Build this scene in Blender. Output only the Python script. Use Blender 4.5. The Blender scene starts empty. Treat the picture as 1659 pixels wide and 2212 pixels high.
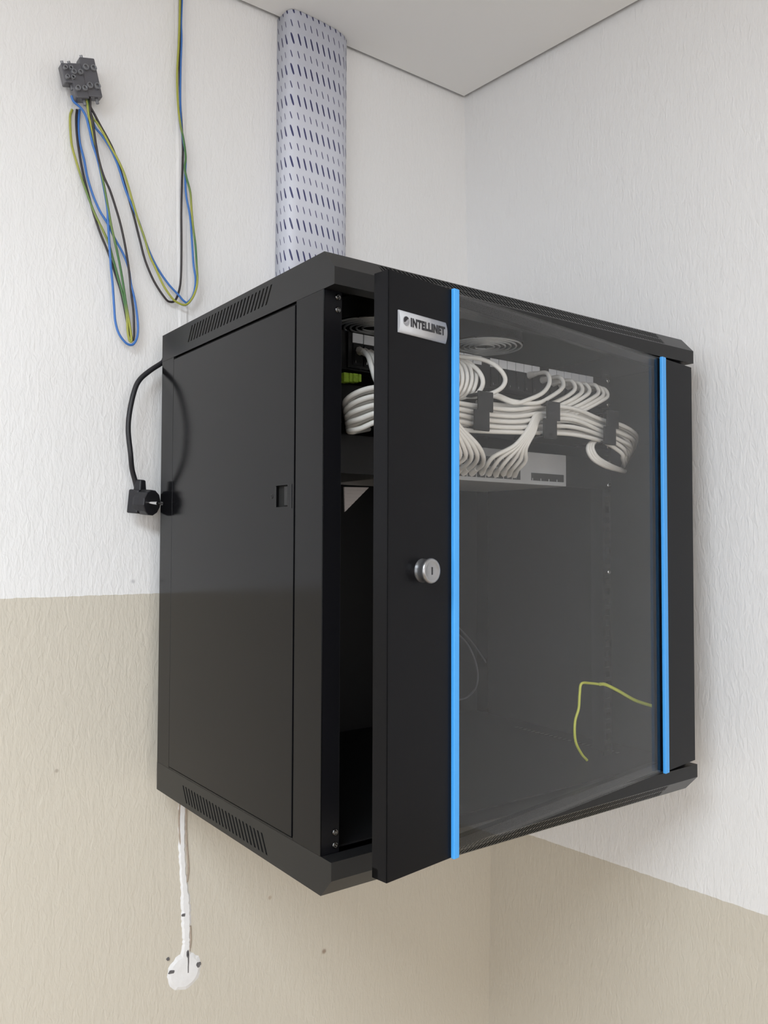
import bpy, math, random
from mathutils import Vector, Matrix

random.seed(7)
S = bpy.context.scene
COL = S.collection
Z0 = 1.41                     # height of the cabinet's underside above the floor

# ---------------------------------------------------------------- camera
F_PX = 1786.81
CAM = Vector((-0.43398, -0.67166, 0.34339 + Z0))
YAW, PITCH, ROLL = 0.63498, 0.035364, 0.003441
fw = Vector((math.sin(YAW)*math.cos(PITCH), math.cos(YAW)*math.cos(PITCH), math.sin(PITCH)))
r0 = Vector((math.cos(YAW), -math.sin(YAW), 0)); u0 = r0.cross(fw)
rt = math.cos(ROLL)*r0 + math.sin(ROLL)*u0
up = -math.sin(ROLL)*r0 + math.cos(ROLL)*u0
cd = bpy.data.cameras.new('camera'); co = bpy.data.objects.new('camera', cd); COL.objects.link(co)
cd.sensor_fit = 'VERTICAL'; cd.sensor_height = 36.0; cd.sensor_width = 27.0
cd.lens = F_PX/2212*36.0
cd.clip_start = 0.02
co.matrix_world = Matrix(((rt.x, up.x, -fw.x, CAM.x), (rt.y, up.y, -fw.y, CAM.y), (rt.z, up.z, -fw.z, CAM.z), (0, 0, 0, 1)))
S.camera = co

# ---------------------------------------------------------------- exposure, world
S.view_settings.view_transform = 'Standard'; S.view_settings.look = 'None'
S.view_settings.gamma = 1; S.view_settings.use_curve_mapping = False
S.view_settings.exposure = 1.1
KEY_W, FILL_W, FILL2_W = 9.5, 11.5, 5.0
wd = bpy.data.worlds.new('world'); S.world = wd; wd.use_nodes = True
wd.node_tree.nodes['Background'].inputs[0].default_value = (0.75, 0.85, 1.0, 1)
wd.node_tree.nodes['Background'].inputs[1].default_value = 0.8

HC = 1.1888 + Z0              # ceiling height
YL = 0.490                    # plane of the back wall
XW0, YF = -2.6, -3.0          # left wall, front wall (behind the camera)

def area(name, loc, rot, sx, sy, power, col):
    l = bpy.data.lights.new(name, 'AREA'); l.shape = 'RECTANGLE'; l.size = sx; l.size_y = sy
    l.energy = power; l.color = col
    o = bpy.data.objects.new(name, l); COL.objects.link(o); o.location = loc; o.rotation_euler = rot
    return o
# fill lights added in made-up windows behind the camera and in the left wall
area('fill_light', (-0.9, YF-0.03, 0.25+Z0), (math.radians(90), 0, 0), 1.9, 1.2, FILL_W, (1.0, 0.90, 0.79))
area('fill_light', (XW0-0.03, -1.3, 0.25+Z0), (math.radians(90), 0, math.radians(-90)), 1.5, 1.2, FILL2_W, (0.93, 0.96, 1.0))

# ---------------------------------------------------------------- helpers
def at(px, py, y=None, x=None, z=None):
    """point of the place seen at pixel (px,py) of the photograph, on the plane y= / x= / z= (cabinet heights)"""
    d = fw + rt*((px-829.5)/F_PX) - up*((py-1106)/F_PX)
    if y is not None: t = (y-CAM.y)/d.y
    elif x is not None: t = (x-CAM.x)/d.x
    else: t = (z+Z0-CAM.z)/d.z
    return CAM + d*t

class MB:
    def __init__(s): s.v = []; s.f = []; s.m = []; s.sm = []
    def add(s, verts, faces, mi=0, smooth=False):
        b = len(s.v); s.v += [tuple(v) for v in verts]
        for f in faces: s.f.append([i+b for i in f]); s.m.append(mi); s.sm.append(smooth)
        return s
    def box(s, x0, x1, y0, y1, z0, z1, mi=0):
        v = [(x, y, z) for x in (x0, x1) for y in (y0, y1) for z in (z0, z1)]
        return s.add(v, [(0,1,3,2), (4,6,7,5), (0,4,5,1), (2,3,7,6), (0,2,6,4), (1,5,7,3)], mi)
    def prism(s, poly, ax, a0, a1, mi=0, smooth=False):
        """extrude a 2-D polygon along axis ax ('x': poly is (y,z), 'y': (x,z), 'z': (x,y))"""
        def p(q, a): return {'x': (a, q[0], q[1]), 'y': (q[0], a, q[1]), 'z': (q[0], q[1], a)}[ax]
        n = len(poly); v = [p(q, a0) for q in poly] + [p(q, a1) for q in poly]
        f = [tuple(range(n))[::-1], tuple(range(n, 2*n))]
        s.add(v, f, mi)
        b = len(s.v)-2*n
        for i in range(n):
            j = (i+1) % n; s.f.append([b+i, b+j, b+n+j, b+n+i]); s.m.append(mi); s.sm.append(smooth)
        return s
    def hexa(s, lo, hi, mi=0):
        """two quads lo, hi (4 points each, same order)"""
        return s.add(list(lo)+list(hi), [(3,2,1,0), (4,5,6,7), (0,1,5,4), (1,2,6,5), (2,3,7,6), (3,0,4,7)], mi)
    def lathe(s, prof, c, axis, n=32, mi=0, smooth=True):
        """prof: (r, h) list, spun about axis through c"""
        a = Vector(axis).normalized(); t = a.orthogonal().normalized(); b = a.cross(t); c = Vector(c)
        v = []; f = []
        for r, h in prof:
            for k in range(n):
                q = 2*math.pi*k/n; v.append(c + a*h + (t*math.cos(q)+b*math.sin(q))*r)
        for i in range(len(prof)-1):
            for k in range(n):
                k2 = (k+1) % n; f.append((i*n+k, i*n+k2, (i+1)*n+k2, (i+1)*n+k))
        s.add(v, f, mi, smooth)
        s.add(v[:n], [tuple(range(n))[::-1]], mi); s.add(v[-n:], [tuple(range(n))], mi)
        return s
    def tube(s, pts, r, n=10, mi=0, sub=6, closed=False):
        P = smooth_path(pts, sub, closed); m = len(P)
        T = []
        for i in range(m):
            if closed: d = P[(i+1) % m]-P[i-1]
            else: d = P[min(i+1, m-1)]-P[max(i-1, 0)]
            T.append(d.normalized() if d.length > 1e-9 else Vector((0, 0, 1)))
        nrm = T[0].orthogonal().normalized(); v = []; f = []
        for i in range(m):
            nrm = (nrm - T[i]*nrm.dot(T[i])).normalized(); bn = T[i].cross(nrm)
            rr = r(i/(m-1)) if callable(r) else r
            for k in range(n):
                q = 2*math.pi*k/n; v.append(P[i]+(nrm*math.cos(q)+bn*math.sin(q))*rr)
        for i in range(m if closed else m-1):
            j = (i+1) % m
            for k in range(n):
                k2 = (k+1) % n; f.append((i*n+k, i*n+k2, j*n+k2, j*n+k))
        s.add(v, f, mi, True)
        if not closed: s.add(v[:n], [tuple(range(n))[::-1]], mi); s.add(v[-n:], [tuple(range(n))], mi)
        return s
    def build(s, name, mats, parent=None, origin=None, bevel=0, segs=2):
        if not isinstance(mats, (list, tuple)): mats = [mats]
        o3 = Vector(origin) if origin is not None else Vector((0, 0, 0))
        me = bpy.data.meshes.new(name)
        me.from_pydata([tuple(Vector(v)-o3) for v in s.v], [], s.f)
        for m in mats: me.materials.append(m)
        for p, mi, sm in zip(me.polygons, s.m, s.sm): p.material_index = mi; p.use_smooth = sm
        me.update()
        o = bpy.data.objects.new(name, me); COL.objects.link(o)
        if parent is not None: o.parent = parent
        elif origin is not None: o.location = o3
        if bevel:
            b = o.modifiers.new('bevel', 'BEVEL'); b.width = bevel; b.segments = segs; b.limit_method = 'ANGLE'; b.angle_limit = math.radians(40)
        return o

def smooth_path(pts, sub=6, closed=False):
    P = [Vector(p) for p in pts]; n = len(P)
    if n < 3: return P
    out = []
    rng = range(n) if closed else range(n-1)
    for i in rng:
        if closed: a, b, c, d = P[i-1], P[i], P[(i+1) % n], P[(i+2) % n]
        else: b, c = P[i], P[i+1]; a = P[i-1] if i else b*2-c; d = P[i+2] if i+2 < n else c*2-b
        for k in range(sub):
            t = k/sub; t2 = t*t; t3 = t2*t
            out.append(0.5*((2*b)+(c-a)*t+(2*a-5*b+4*c-d)*t2+(3*b-a-3*c+d)*t3))
    if not closed: out.append(P[-1])
    return out

def tag(o, label=None, cat=None, group=None, kind=None):
    if label: o['label'] = label
    if cat: o['category'] = cat
    if group: o['group'] = group
    if kind: o['kind'] = kind
    return o
def thing(name, loc, label, cat, group=None):
    o = bpy.data.objects.new(name, None); COL.objects.link(o); o.location = loc; o.empty_display_size = 0.05
    return tag(o, label, cat, group)
def sub(parent, mb, name, mats, **k):
    """part given in coordinates local to the parent"""
    return mb.build(name, mats, parent, **k)

# ---------------------------------------------------------------- materials
def mat(name, col, rough=0.5, metal=0.0, spec=0.5, noise=0.0, nscale=200.0, bump=0.0, bscale=600.0, **kw):
    m = bpy.data.materials.new(name); m.use_nodes = True; nt = m.node_tree; b = nt.nodes['Principled BSDF']
    b.inputs['Base Color'].default_value = (*col, 1); b.inputs['Roughness'].default_value = rough
    b.inputs['Metallic'].default_value = metal; b.inputs['Specular IOR Level'].default_value = spec
    for k, v in kw.items(): b.inputs[k.replace('_', ' ')].default_value = v
    tc = nt.nodes.new('ShaderNodeTexCoord')
    n = nt.nodes.new('ShaderNodeTexNoise'); n.inputs['Scale'].default_value = nscale; n.inputs['Detail'].default_value = 3
    nt.links.new(tc.outputs['Object'], n.inputs['Vector'])
    mx = nt.nodes.new('ShaderNodeMix'); mx.data_type = 'RGBA'
    mx.inputs[6].default_value = (*[c*(1-noise) for c in col], 1); mx.inputs[7].default_value = (*[min(1, c*(1+noise)) for c in col], 1)
    nt.links.new(n.outputs['Fac'], mx.inputs[0]); nt.links.new(mx.outputs[2], b.inputs['Base Color'])
    if bump:
        n2 = nt.nodes.new('ShaderNodeTexNoise'); n2.inputs['Scale'].default_value = bscale
        nt.links.new(tc.outputs['Object'], n2.inputs['Vector'])
        bp = nt.nodes.new('ShaderNodeBump'); bp.inputs['Strength'].default_value = bump; bp.inputs['Distance'].default_value = 0.0005
        nt.links.new(n2.outputs['Fac'], bp.inputs['Height']); nt.links.new(bp.outputs['Normal'], b.inputs['Normal'])
    return m

def wall_mat(name, zsplit, upper, lower, spots=()):
    """woodchip wallpaper, painted in two colours that meet at height zsplit"""
    m = bpy.data.materials.new(name); m.use_nodes = True; nt = m.node_tree; b = nt.nodes['Principled BSDF']; L = nt.links.new
    b.inputs['Roughness'].default_value = 0.62; b.inputs['Specular IOR Level'].default_value = 0.25
    geo = nt.nodes.new('ShaderNodeNewGeometry'); sep = nt.nodes.new('ShaderNodeSeparateXYZ'); L(geo.outputs['Position'], sep.inputs[0])
    def math_(op, a, bb=None, c=None):
        n = nt.nodes.new('ShaderNodeMath'); n.operation = op
        for i, q in enumerate((a, bb, c)):
            if q is None: continue
            if isinstance(q, (int, float)): n.inputs[i].default_value = q
            else: L(q, n.inputs[i])
        return n.outputs[0]
    mp = nt.nodes.new('ShaderNodeMapping'); mp.inputs['Scale'].default_value = (1, 1, 0.34); L(geo.outputs['Position'], mp.inputs['Vector'])
    n1 = nt.nodes.new('ShaderNodeTexNoise'); n1.inputs['Scale'].default_value = 185; n1.inputs['Detail'].default_value = 2.5; n1.inputs['Distortion'].default_value = 0.8
    L(mp.outputs[0], n1.inputs['Vector'])
    n2 = nt.nodes.new('ShaderNodeTexNoise'); n2.inputs['Scale'].default_value = 80; n2.inputs['Detail'].default_value = 3
    L(mp.outputs[0], n2.inputs['Vector'])
    n3 = nt.nodes.new('ShaderNodeTexNoise'); n3.inputs['Scale'].default_value = 2.2; n3.inputs['Detail'].default_value = 4
    L(geo.outputs['Position'], n3.inputs['Vector'])
    h = math_('ADD', math_('MULTIPLY', n1.outputs['Fac'], 0.75), math_('MULTIPLY', n2.outputs['Fac'], 0.5))
    bp = nt.nodes.new('ShaderNodeBump'); bp.inputs['Strength'].default_value = 0.7; bp.inputs['Distance'].default_value = 0.0019
    L(h, bp.inputs['Height']); L(bp.outputs['Normal'], b.inputs['Normal'])
    zz = math_('ADD', sep.outputs['Z'], math_('MULTIPLY', math_('SUBTRACT', n2.outputs['Fac'], 0.5), 0.0035))
    fac = math_('GREATER_THAN', zz, zsplit)
    mx = nt.nodes.new('ShaderNodeMix'); mx.data_type = 'RGBA'; L(fac, mx.inputs[0])
    mx.inputs[6].default_value = (*lower, 1); mx.inputs[7].default_value = (*upper, 1)
    hv = nt.nodes.new('ShaderNodeHueSaturation'); L(mx.outputs[2], hv.inputs['Color'])
    L(math_('ADD', math_('MULTIPLY', math_('SUBTRACT', n3.outputs['Fac'], 0.5), 0.06), 1.0), hv.inputs['Value'])
    out = hv.outputs[0]
    for (x, y, z, r, col) in spots:
        vm = nt.nodes.new('ShaderNodeVectorMath'); vm.operation = 'DISTANCE'; L(geo.outputs['Position'], vm.inputs[0]); vm.inputs[1].default_value = (x, y, z)
        d = math_('ADD', vm.outputs['Value'], math_('MULTIPLY', math_('SUBTRACT', n1.outputs['Fac'], 0.5), r*0.8))
        mr = nt.nodes.new('ShaderNodeMapRange'); L(d, mr.inputs[0]); mr.inputs[1].default_value = r*0.5; mr.inputs[2].default_value = r*1.3
        mr.inputs[3].default_value = 0.75; mr.inputs[4].default_value = 0.0
        m2 = nt.nodes.new('ShaderNodeMix'); m2.data_type = 'RGBA'; L(mr.outputs[0], m2.inputs[0]); L(out, m2.inputs[6]); m2.inputs[7].default_value = (*col, 1)
        out = m2.outputs[2]
    L(out, b.inputs['Base Color'])
    return m

WHITE = (0.815, 0.812, 0.815); BEIGE = (0.61, 0.568, 0.490)
spot1 = at(700, 2055, y=YL); spot2 = at(287, 1256, y=YL); spot3 = at(123, 1665, y=YL); spot4 = at(583, 1939, y=YL)
M_WL = wall_mat('wallpaper_back', 0.267+Z0, WHITE, BEIGE, [(*spot1, 0.004, (0.25, 0.17, 0.12)), (*spot2, 0.003, (0.5, 0.5, 0.52)), (*spot3, 0.0025, (0.35, 0.3, 0.25)), (*spot4, 0.003, (0.42, 0.34, 0.26))])
M_WR = wall_mat('wallpaper_right', -0.188+Z0, WHITE, BEIGE)
M_CEIL = mat('ceiling_paint', (0.89, 0.88, 0.865), 0.85, noise=0.03, nscale=3.0, bump=0.25, bscale=180)
M_FLOOR = mat('floor_tiles', (0.42, 0.33, 0.24), 0.45, noise=0.15, nscale=9)
M_GAP = mat('gap_dark', (0.30, 0.28, 0.27), 0.9)
M_METAL = mat('black_powder_coat', (0.005, 0.005, 0.006), 0.12, spec=0.21, noise=0.15, nscale=900, bump=0.05, bscale=1500)
M_CAP = mat('black_satin_coat', (0.014, 0.014, 0.0145), 0.30, spec=0.26, noise=0.2, nscale=900, bump=0.1, bscale=1500)
M_DOOR = mat('black_door_coat', (0.0050, 0.0050, 0.0062), 0.32, spec=0.13, noise=0.2, nscale=900, bump=0.1, bscale=1500)
M_IN = mat('black_inner_steel', (0.006, 0.006, 0.0065), 0.5, spec=0.25)
M_HOLE = mat('dark_hole', (0.004, 0.004, 0.004), 0.9)
M_BLUE = mat('blue_trim_plastic', (0.065, 0.36, 0.84), 0.35, spec=0.4)
M_BADGE = mat('badge_silver', (0.42, 0.42, 0.435), 0.42, metal=0.1)
M_INK = mat('badge_ink', (0.01, 0.01, 0.014), 0.5)
M_CHROME = mat('chrome', (0.55, 0.55, 0.56), 0.16, metal=1.0)
M_DKCHR = mat('dark_chrome', (0.12, 0.12, 0.12), 0.15, metal=1.0)
M_WCABLE = mat('white_cable', (0.74, 0.72, 0.68), 0.45, noise=0.05)
M_LABEL = mat('label_white', (0.74, 0.76, 0.80), 0.35)
M_SWITCH = mat('switch_grey', (0.34, 0.345, 0.35), 0.4, noise=0.04)
M_PORT = mat('port_black', (0.02, 0.02, 0.02), 0.5)
M_PIN = mat('port_metal', (0.6, 0.6, 0.6), 0.25, metal=1.0)
M_RUB = mat('black_rubber', (0.018, 0.018, 0.022), 0.42, spec=0.4)
M_WBLK = mat('wire_black', (0.028, 0.022, 0.024), 0.4)
M_WBLU = mat('wire_blue', (0.045, 0.17, 0.52), 0.4)
M_TERM = mat('clear_grey_plastic', (0.14, 0.14, 0.16), 0.15, Transmission_Weight=0.35)
M_TERM2 = mat('clear_plastic', (0.34, 0.35, 0.38), 0.12, Transmission_Weight=0.5)
M_PLAST = mat('fresh_plaster', (0.80, 0.80, 0.81), 0.8, noise=0.06, nscale=60, bump=0.8, bscale=130)
M_CRACK = mat('old_plaster_edge', (0.40, 0.33, 0.27), 0.9, noise=0.3, nscale=120)
M_STANDIN = mat('pale_striped', (0.62, 0.58, 0.57), 0.7)
M_GRILLE = mat('fan_grille_steel', (0.75, 0.77, 0.78), 0.35, metal=0.2)

def stripe_wire(name, a, bcol):
    m = bpy.data.materials.new(name); m.use_nodes = True; nt = m.node_tree; b = nt.nodes['Principled BSDF']; L = nt.links.new
    b.inputs['Roughness'].default_value = 0.4
    tc = nt.nodes.new('ShaderNodeTexCoord'); w = nt.nodes.new('ShaderNodeTexNoise'); w.inputs['Scale'].default_value = 9; w.inputs['Detail'].default_value = 0
    L(tc.outputs['Object'], w.inputs['Vector'])
    cr = nt.nodes.new('ShaderNodeValToRGB'); cr.color_ramp.elements[0].position = 0.36; cr.color_ramp.elements[1].position = 0.50
    cr.color_ramp.elements[0].color = (*a, 1); cr.color_ramp.elements[1].color = (*bcol, 1)
    L(w.outputs['Fac'], cr.inputs[0]); L(cr.outputs[0], b.inputs['Base Color'])
    return m
M_WYG = stripe_wire('wire_yellow_green', (0.06, 0.17, 0.05), (0.36, 0.37, 0.06))
M_EARTH = stripe_wire('earth_wire', (0.75, 0.70, 0.06), (0.62, 0.66, 0.08))
M_LIME = mat('lime_plastic', (0.32, 0.50, 0.03), 0.5, noise=0.5, nscale=260)

def glass_mat():
    m = bpy.data.materials.new('tinted_glass'); m.use_nodes = True; nt = m.node_tree; L = nt.links.new
    nt.nodes.remove(nt.nodes['Principled BSDF']); out = nt.nodes['Material Output']
    tr = nt.nodes.new('ShaderNodeBsdfTransparent'); tr.inputs[0].default_value = (0.95, 0.95, 0.95, 1)
    gl = nt.nodes.new('ShaderNodeBsdfGlossy'); gl.inputs['Roughness'].default_value = 0.03; gl.inputs['Color'].default_value = (1, 1, 1, 1)
    fr = nt.nodes.new('ShaderNodeFresnel'); 
    ge = nt.nodes.new('ShaderNodeNewGeometry'); mi = nt.nodes.new('ShaderNodeMapRange'); L(ge.outputs['Backfacing'], mi.inputs[0])
    mi.inputs[3].default_value = 1.31; mi.inputs[4].default_value = 1/1.31; L(mi.outputs[0], fr.inputs['IOR'])   # same reflectance on both faces of the pane
    mx = nt.nodes.new('ShaderNodeMixShader'); L(fr.outputs[0], mx.inputs[0]); L(tr.outputs[0], mx.inputs[1]); L(gl.outputs[0], mx.inputs[2]); L(mx.outputs[0], out.inputs[0])
    return m
M_GLASS = glass_mat()

def duct_mat():
    """pale sheet printed with slanting navy dashes; UV = (metres round the sleeve, metres up)"""
    m = bpy.data.materials.new('dashed_sleeve'); m.use_nodes = True; nt = m.node_tree; b = nt.nodes['Principled BSDF']; L = nt.links.new
    b.inputs['Roughness'].default_value = 0.45
    uv = nt.nodes.new('ShaderNodeUVMap'); sep = nt.nodes.new('ShaderNodeSeparateXYZ'); L(uv.outputs[0], sep.inputs[0])
    def M(op, a, bb=None, c=None):
        n = nt.nodes.new('ShaderNodeMath'); n.operation = op
        for i, q in enumerate((a, bb, c)):
            if q is None: continue
            if isinstance(q, (int, float)): n.inputs[i].default_value = q
            else: L(q, n.inputs[i])
        return n.outputs[0]
    u, v = sep.outputs['X'], sep.outputs['Y']
    def dashes(voff, length, width, slant, uoff):
        # cell-centred coordinates
        vv = M('SUBTRACT', M('MULTIPLY', M('FRACT', M('DIVIDE', M('ADD', v, voff), 0.0497)), 0.0497), 0.0497/2)
        ush = M('ADD', M('ADD', u, uoff), M('MULTIPLY', vv, slant))
        uu = M('SUBTRACT', M('MULTIPLY', M('FRACT', M('DIVIDE', ush, 0.0117)), 0.0117), 0.0117/2)
        # rounded dash
        du = M('DIVIDE', M('ABSOLUTE', uu), width/2); dv = M('DIVIDE', M('ABSOLUTE', vv), length/2)
        e = M('ADD', M('POWER', du, 2.0), M('POWER', dv, 4.0))
        return M('LESS_THAN', e, 1.0)
    v_row = at(663, 490, y=0.4485).z; VO = 0.0497*50.5-v_row
    big = dashes(VO, 0.0185, 0.0031, 0.28, 0.0)
    sml = dashes(VO+0.02485, 0.0118, 0.0017, 0.28, 0.0015)
    mx = nt.nodes.new('ShaderNodeMix'); mx.data_type = 'RGBA'; mx.inputs[6].default_value = (0.68, 0.70, 0.79, 1)
    mx.inputs[7].default_value = (0.035, 0.04, 0.14, 1); L(M('MAXIMUM', big, sml), mx.inputs[0])
    L(mx.outputs[2], b.inputs['Base Color'])
    return m
M_DUCT = duct_mat()

# ================================================================ ROOM
# back wall (the cabinet hangs on it)
MB().box(XW0-0.1, 0.82, YL, YL+0.12, 0, HC+0.06).build('wall_back', M_WL)['kind'] = 'structure'
# right wall: old, slightly out of square and out of plumb
def xc(z):
    z -= Z0
    pts = [(-1.41, 0.672), (-0.554, 0.6701), (-0.383, 0.6739), (-0.255, 0.677), (-0.10, 0.672), (0.3, 0.6485), (0.881, 0.6154), (1.189, 0.6094), (1.30, 0.609)]
    for (a, xa), (b, xb) in zip(pts, pts[1:]):
        if z <= b:
            t = max(0, (z-a)/(b-a)); return xa+(xb-xa)*t
    return pts[-1][1]
zs = [i/30*(HC+0.06) for i in range(31)]; ys = [YL+0.02, 0.1, -0.5, -1.2, -2.0, YF-0.1]
g = MB(); vv = []; ff = []
for z in zs:
    for y in ys: vv.append((xc(z)+(YL-y)*0.083, y, z))
ny = len(ys)
for i in range(len(zs)-1):
    for j in range(ny-1): a = i*ny+j; ff.append((a, a+ny, a+ny+1, a+1))
n0 = len(vv)
for (x, y, z) in list(vv): vv.append((1.25, y, z))
for i in range(len(zs)-1):
    for j in range(ny-1): a = n0+i*ny+j; ff.append((a, a+1, a+ny+1, a+ny))
for j in range(ny-1):
    ff.append((j, j+1, n0+j+1, n0+j)); t = (len(zs)-1)*ny+j; ff.append((t, n0+t, n0+t+1, t+1))
for i in range(len(zs)-1):
    a = i*ny; ff.append((a, n0+a, n0+a+ny, a+ny)); a = i*ny+ny-1; ff.append((a, a+ny, n0+a+ny, n0+a))
g.add(vv, ff, 0, False); g.build('wall_right', M_WR)['kind'] = 'structure'
MB().box(XW0-0.2, 1.3, YF-0.2, YL+0.12, -0.1, 0).build('floor', M_FLOOR)['kind'] = 'structure'
# left wall and front wall, opened for the made-up windows
def wall_with_opening(name, axis, pos, thick, a0, a1, o0, o1, zo0, zo1, m):
    w = MB()
    for (p0, p1, q0, q1) in ((a0, o0, 0, HC+0.06), (o1, a1, 0, HC+0.06), (o0, o1, 0, zo0), (o0, o1, zo1, HC+0.06)):
        if axis == 'y': w.box(p0, p1, pos-thick, pos, q0, q1)
        else: w.box(pos-thick, pos, p0, p1, q0, q1)
    w.build(name, m)['kind'] = 'structure'
wall_with_opening('wall_front', 'y', YF, 0.12, XW0-0.1, 1.2, -1.85, 0.05, -0.35+Z0, 0.85+Z0, M_WL)
wall_with_opening('wall_left', 'x', XW0, 0.12, YF, YL, -2.05, -0.55, -0.35+Z0, 0.85+Z0, M_WL)
M_FRAME = mat('frame_white', (0.8, 0.8, 0.8), 0.4)
def fill_window(name, axis, pos, o0, o1, z0, z1):
    w = MB(); t = 0.05
    cells = [(o0, o1, z0, z0+t), (o0, o1, z1-t, z1), (o0, o0+t, z0, z1), (o1-t, o1, z0, z1), ((o0+o1)/2-t/2, (o0+o1)/2+t/2, z0, z1)]
    for (a, b, c, d) in cells:
        if axis == 'y': w.box(a, b, pos-0.08, pos-0.035, c, d)
        else: w.box(pos-0.08, pos-0.035, a, b, c, d)
    w.build(name, M_FRAME)['kind'] = 'structure'
fill_window('fill_window_1', 'y', YF, -1.85, 0.05, -0.35+Z0, 0.85+Z0)  # unseen windows, added to carry the fill light
fill_window('fill_window_2', 'x', XW0, -2.05, -0.55, -0.35+Z0, 0.85+Z0)
# ceiling board, held 5 mm clear of the walls; a dark void behind the gap
g = MB()
xr = lambda y: xc(HC)+(YL-y)*0.083-0.009
g.prism([(XW0+0.004, YL-0.009), (XW0+0.004, YF+0.004), (xr(YF), YF+0.004), (xr(YL), YL-0.009)], 'z', HC, HC+0.02)
g.build('ceiling', M_CEIL)['kind'] = 'structure'
MB().box(XW0-0.2, 1.3, YF-0.2, YL+0.12, HC+0.026, HC+0.08).build('trim_1', M_GAP)['kind'] = 'structure'

# ceiling light above and left of the photographer
EM = bpy.data.materials.new('light_diffuser'); EM.use_nodes = True
b_ = EM.node_tree.nodes['Principled BSDF']; b_.inputs['Emission Color'].default_value = (0.83, 0.92, 1.0, 1); b_.inputs['Emission Strength'].default_value = KEY_W
t = thing('ceiling_light', (-1.15, -0.85, HC), 'white square panel light mounted on the ceiling', 'ceiling light')
sub(t, MB().box(-0.42, 0.42, -0.42, -0.39, -0.03, 0).box(-0.42, 0.42, 0.39, 0.42, -0.03, 0).box(-0.42, -0.39, -0.39, 0.39, -0.03, 0).box(0.39, 0.42, -0.39, 0.39, -0.03, 0), 'frame', M_FRAME)
sub(t, MB().box(-0.39, 0.39, -0.39, 0.39, -0.022, -0.004), 'diffuser', EM)

# ================================================================ NETWORK CABINET (local coordinates = cabinet coordinates)
W, D, H = 0.6, 0.445, 0.6316
hc_, c_, cz_ = 0.0373, 0.0187, 0.0198
cab = thing('network_cabinet', (0, 0, Z0), 'black wall-mounted network cabinet with an ajar glass door', 'cabinet')
T = 0.0014

def cap(top):
    def Z(z): return z if top else H-z
    def bx(m, x0, x1, y0, y1, z0, z1, mi=0):
        a, b = sorted((Z(z0), Z(z1))); m.box(x0, x1, y0, y1, a, b, mi)
    m = MB()
    bx(m, T, W-T, c_, D, H-T, H)                           # plate
    bx(m, T, W-T, 0, T, H-hc_, H-cz_)                    # front lip
    bx(m, T, W-T, T, 0.0192, H-hc_, H-hc_+T)               # return under the lip
    bx(m, T, W-T, D-T, D, H-hc_, H-T)                        # back
    # side plates; the left one carries slanting vent slots
    zt, zb = 0.6254, 0.6052
    ys_ = [0.1275+(0.3415-0.1275)*i/24 for i in range(25)]
    sl = 0.0125                                          # slant of the slots along y
    for xs in ((0, T), (W-T, W)):
        x0, x1 = xs
        if xs[0] > 0.3:
            m.prism([(y, Z(z)) for y, z in [(0, H-hc_), (0, H-cz_), (c_, H), (D, H), (D, H-hc_)]], 'x', x0, x1); continue
        for poly in ([(0, H-hc_), (0, H-cz_), (c_, H), (0.118, H), (0.118, H-hc_)], [(0.36, H-hc_), (0.36, H), (D, H), (D, H-hc_)],
                     [(0.118, zt), (0.118, H), (0.36, H), (0.36, zt)], [(0.118, H-hc_), (0.118, zb), (0.36, zb), (0.36, H-hc_)]):
            m.prism([(y, Z(z)) for y, z in poly], 'x', x0, x1)
        prev = (0.118, 0.118)
        for y in ys_:
            hw = 0.0019
            m.prism([(prev[0], Z(zt)), (y-hw, Z(zt)), (y-hw+sl, Z(zb)), (prev[1], Z(zb))], 'x', x0, x1)
            prev = (y+hw, y+hw+sl)
        m.prism([(prev[0], Z(zt)), (0.36, Z(zt)), (0.36, Z(zb)), (prev[1], Z(zb))], 'x', x0, x1)
    # solid ends of the sloping front edge
    for x0, x1 in ((T, 0.0645), (0.5365, W-T)):
        m.prism([(0, Z(H-cz_)), (c_, Z(H)), (c_+T, Z(H-T)), (T, Z(H-cz_-T))], 'x', x0, x1)
    sub(cab, m, 'top_cover' if top else 'bottom_cover', M_CAP)
    # perforated vent strip in the sloping edge: slanting slots
    v = MB(); n = Vector((0, -cz_, c_)).normalized()
    def pt(x, s, dpt=0.0):
        y = c_*s + n.y*dpt; z = H-cz_+cz_*s + n.z*dpt
        return (x, y, Z(z))
    def quad(xa0, xb0, s0, xa1, xb1, s1):
        v.hexa([pt(xa0, s0, -0.001), pt(xb0, s0, -0.001), pt(xb1, s1, -0.001), pt(xa1, s1, -0.001)], [pt(xa0, s0), pt(xb0, s0), pt(xb1, s1), pt(xa1, s1)])
    quad(0.0645, 0.5365, 0, 0.0645, 0.5365, 0.08); quad(0.0645, 0.5365, 0.92, 0.0645, 0.5365, 1)
    quad(0.0645, 0.5365, 0.47, 0.0645, 0.5365, 0.53)
    N = 84; p = (0.5365-0.0645)/N
    for (sa, sb) in ((0.08, 0.47), (0.53, 0.92)):
        for i in range(N):
            x = 0.0645+p*i; quad(x+p*0.5, x+p*0.92, sa, x, x+p*0.42, sb)
    sub(cab, v, 'vent_strip', M_CAP)
cap(True); cap(False)
# dark backing added to block light behind the vent slots
sub(cab, MB().box(0.002, W-0.002, 0.0225, 0.0235, H-0.030, H-0.002), 'vent_light_block', M_HOLE)
sub(cab, MB().box(0.002, W-0.002, 0.0225, 0.0235, 0.002, 0.030), 'vent_light_block', M_HOLE)

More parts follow.
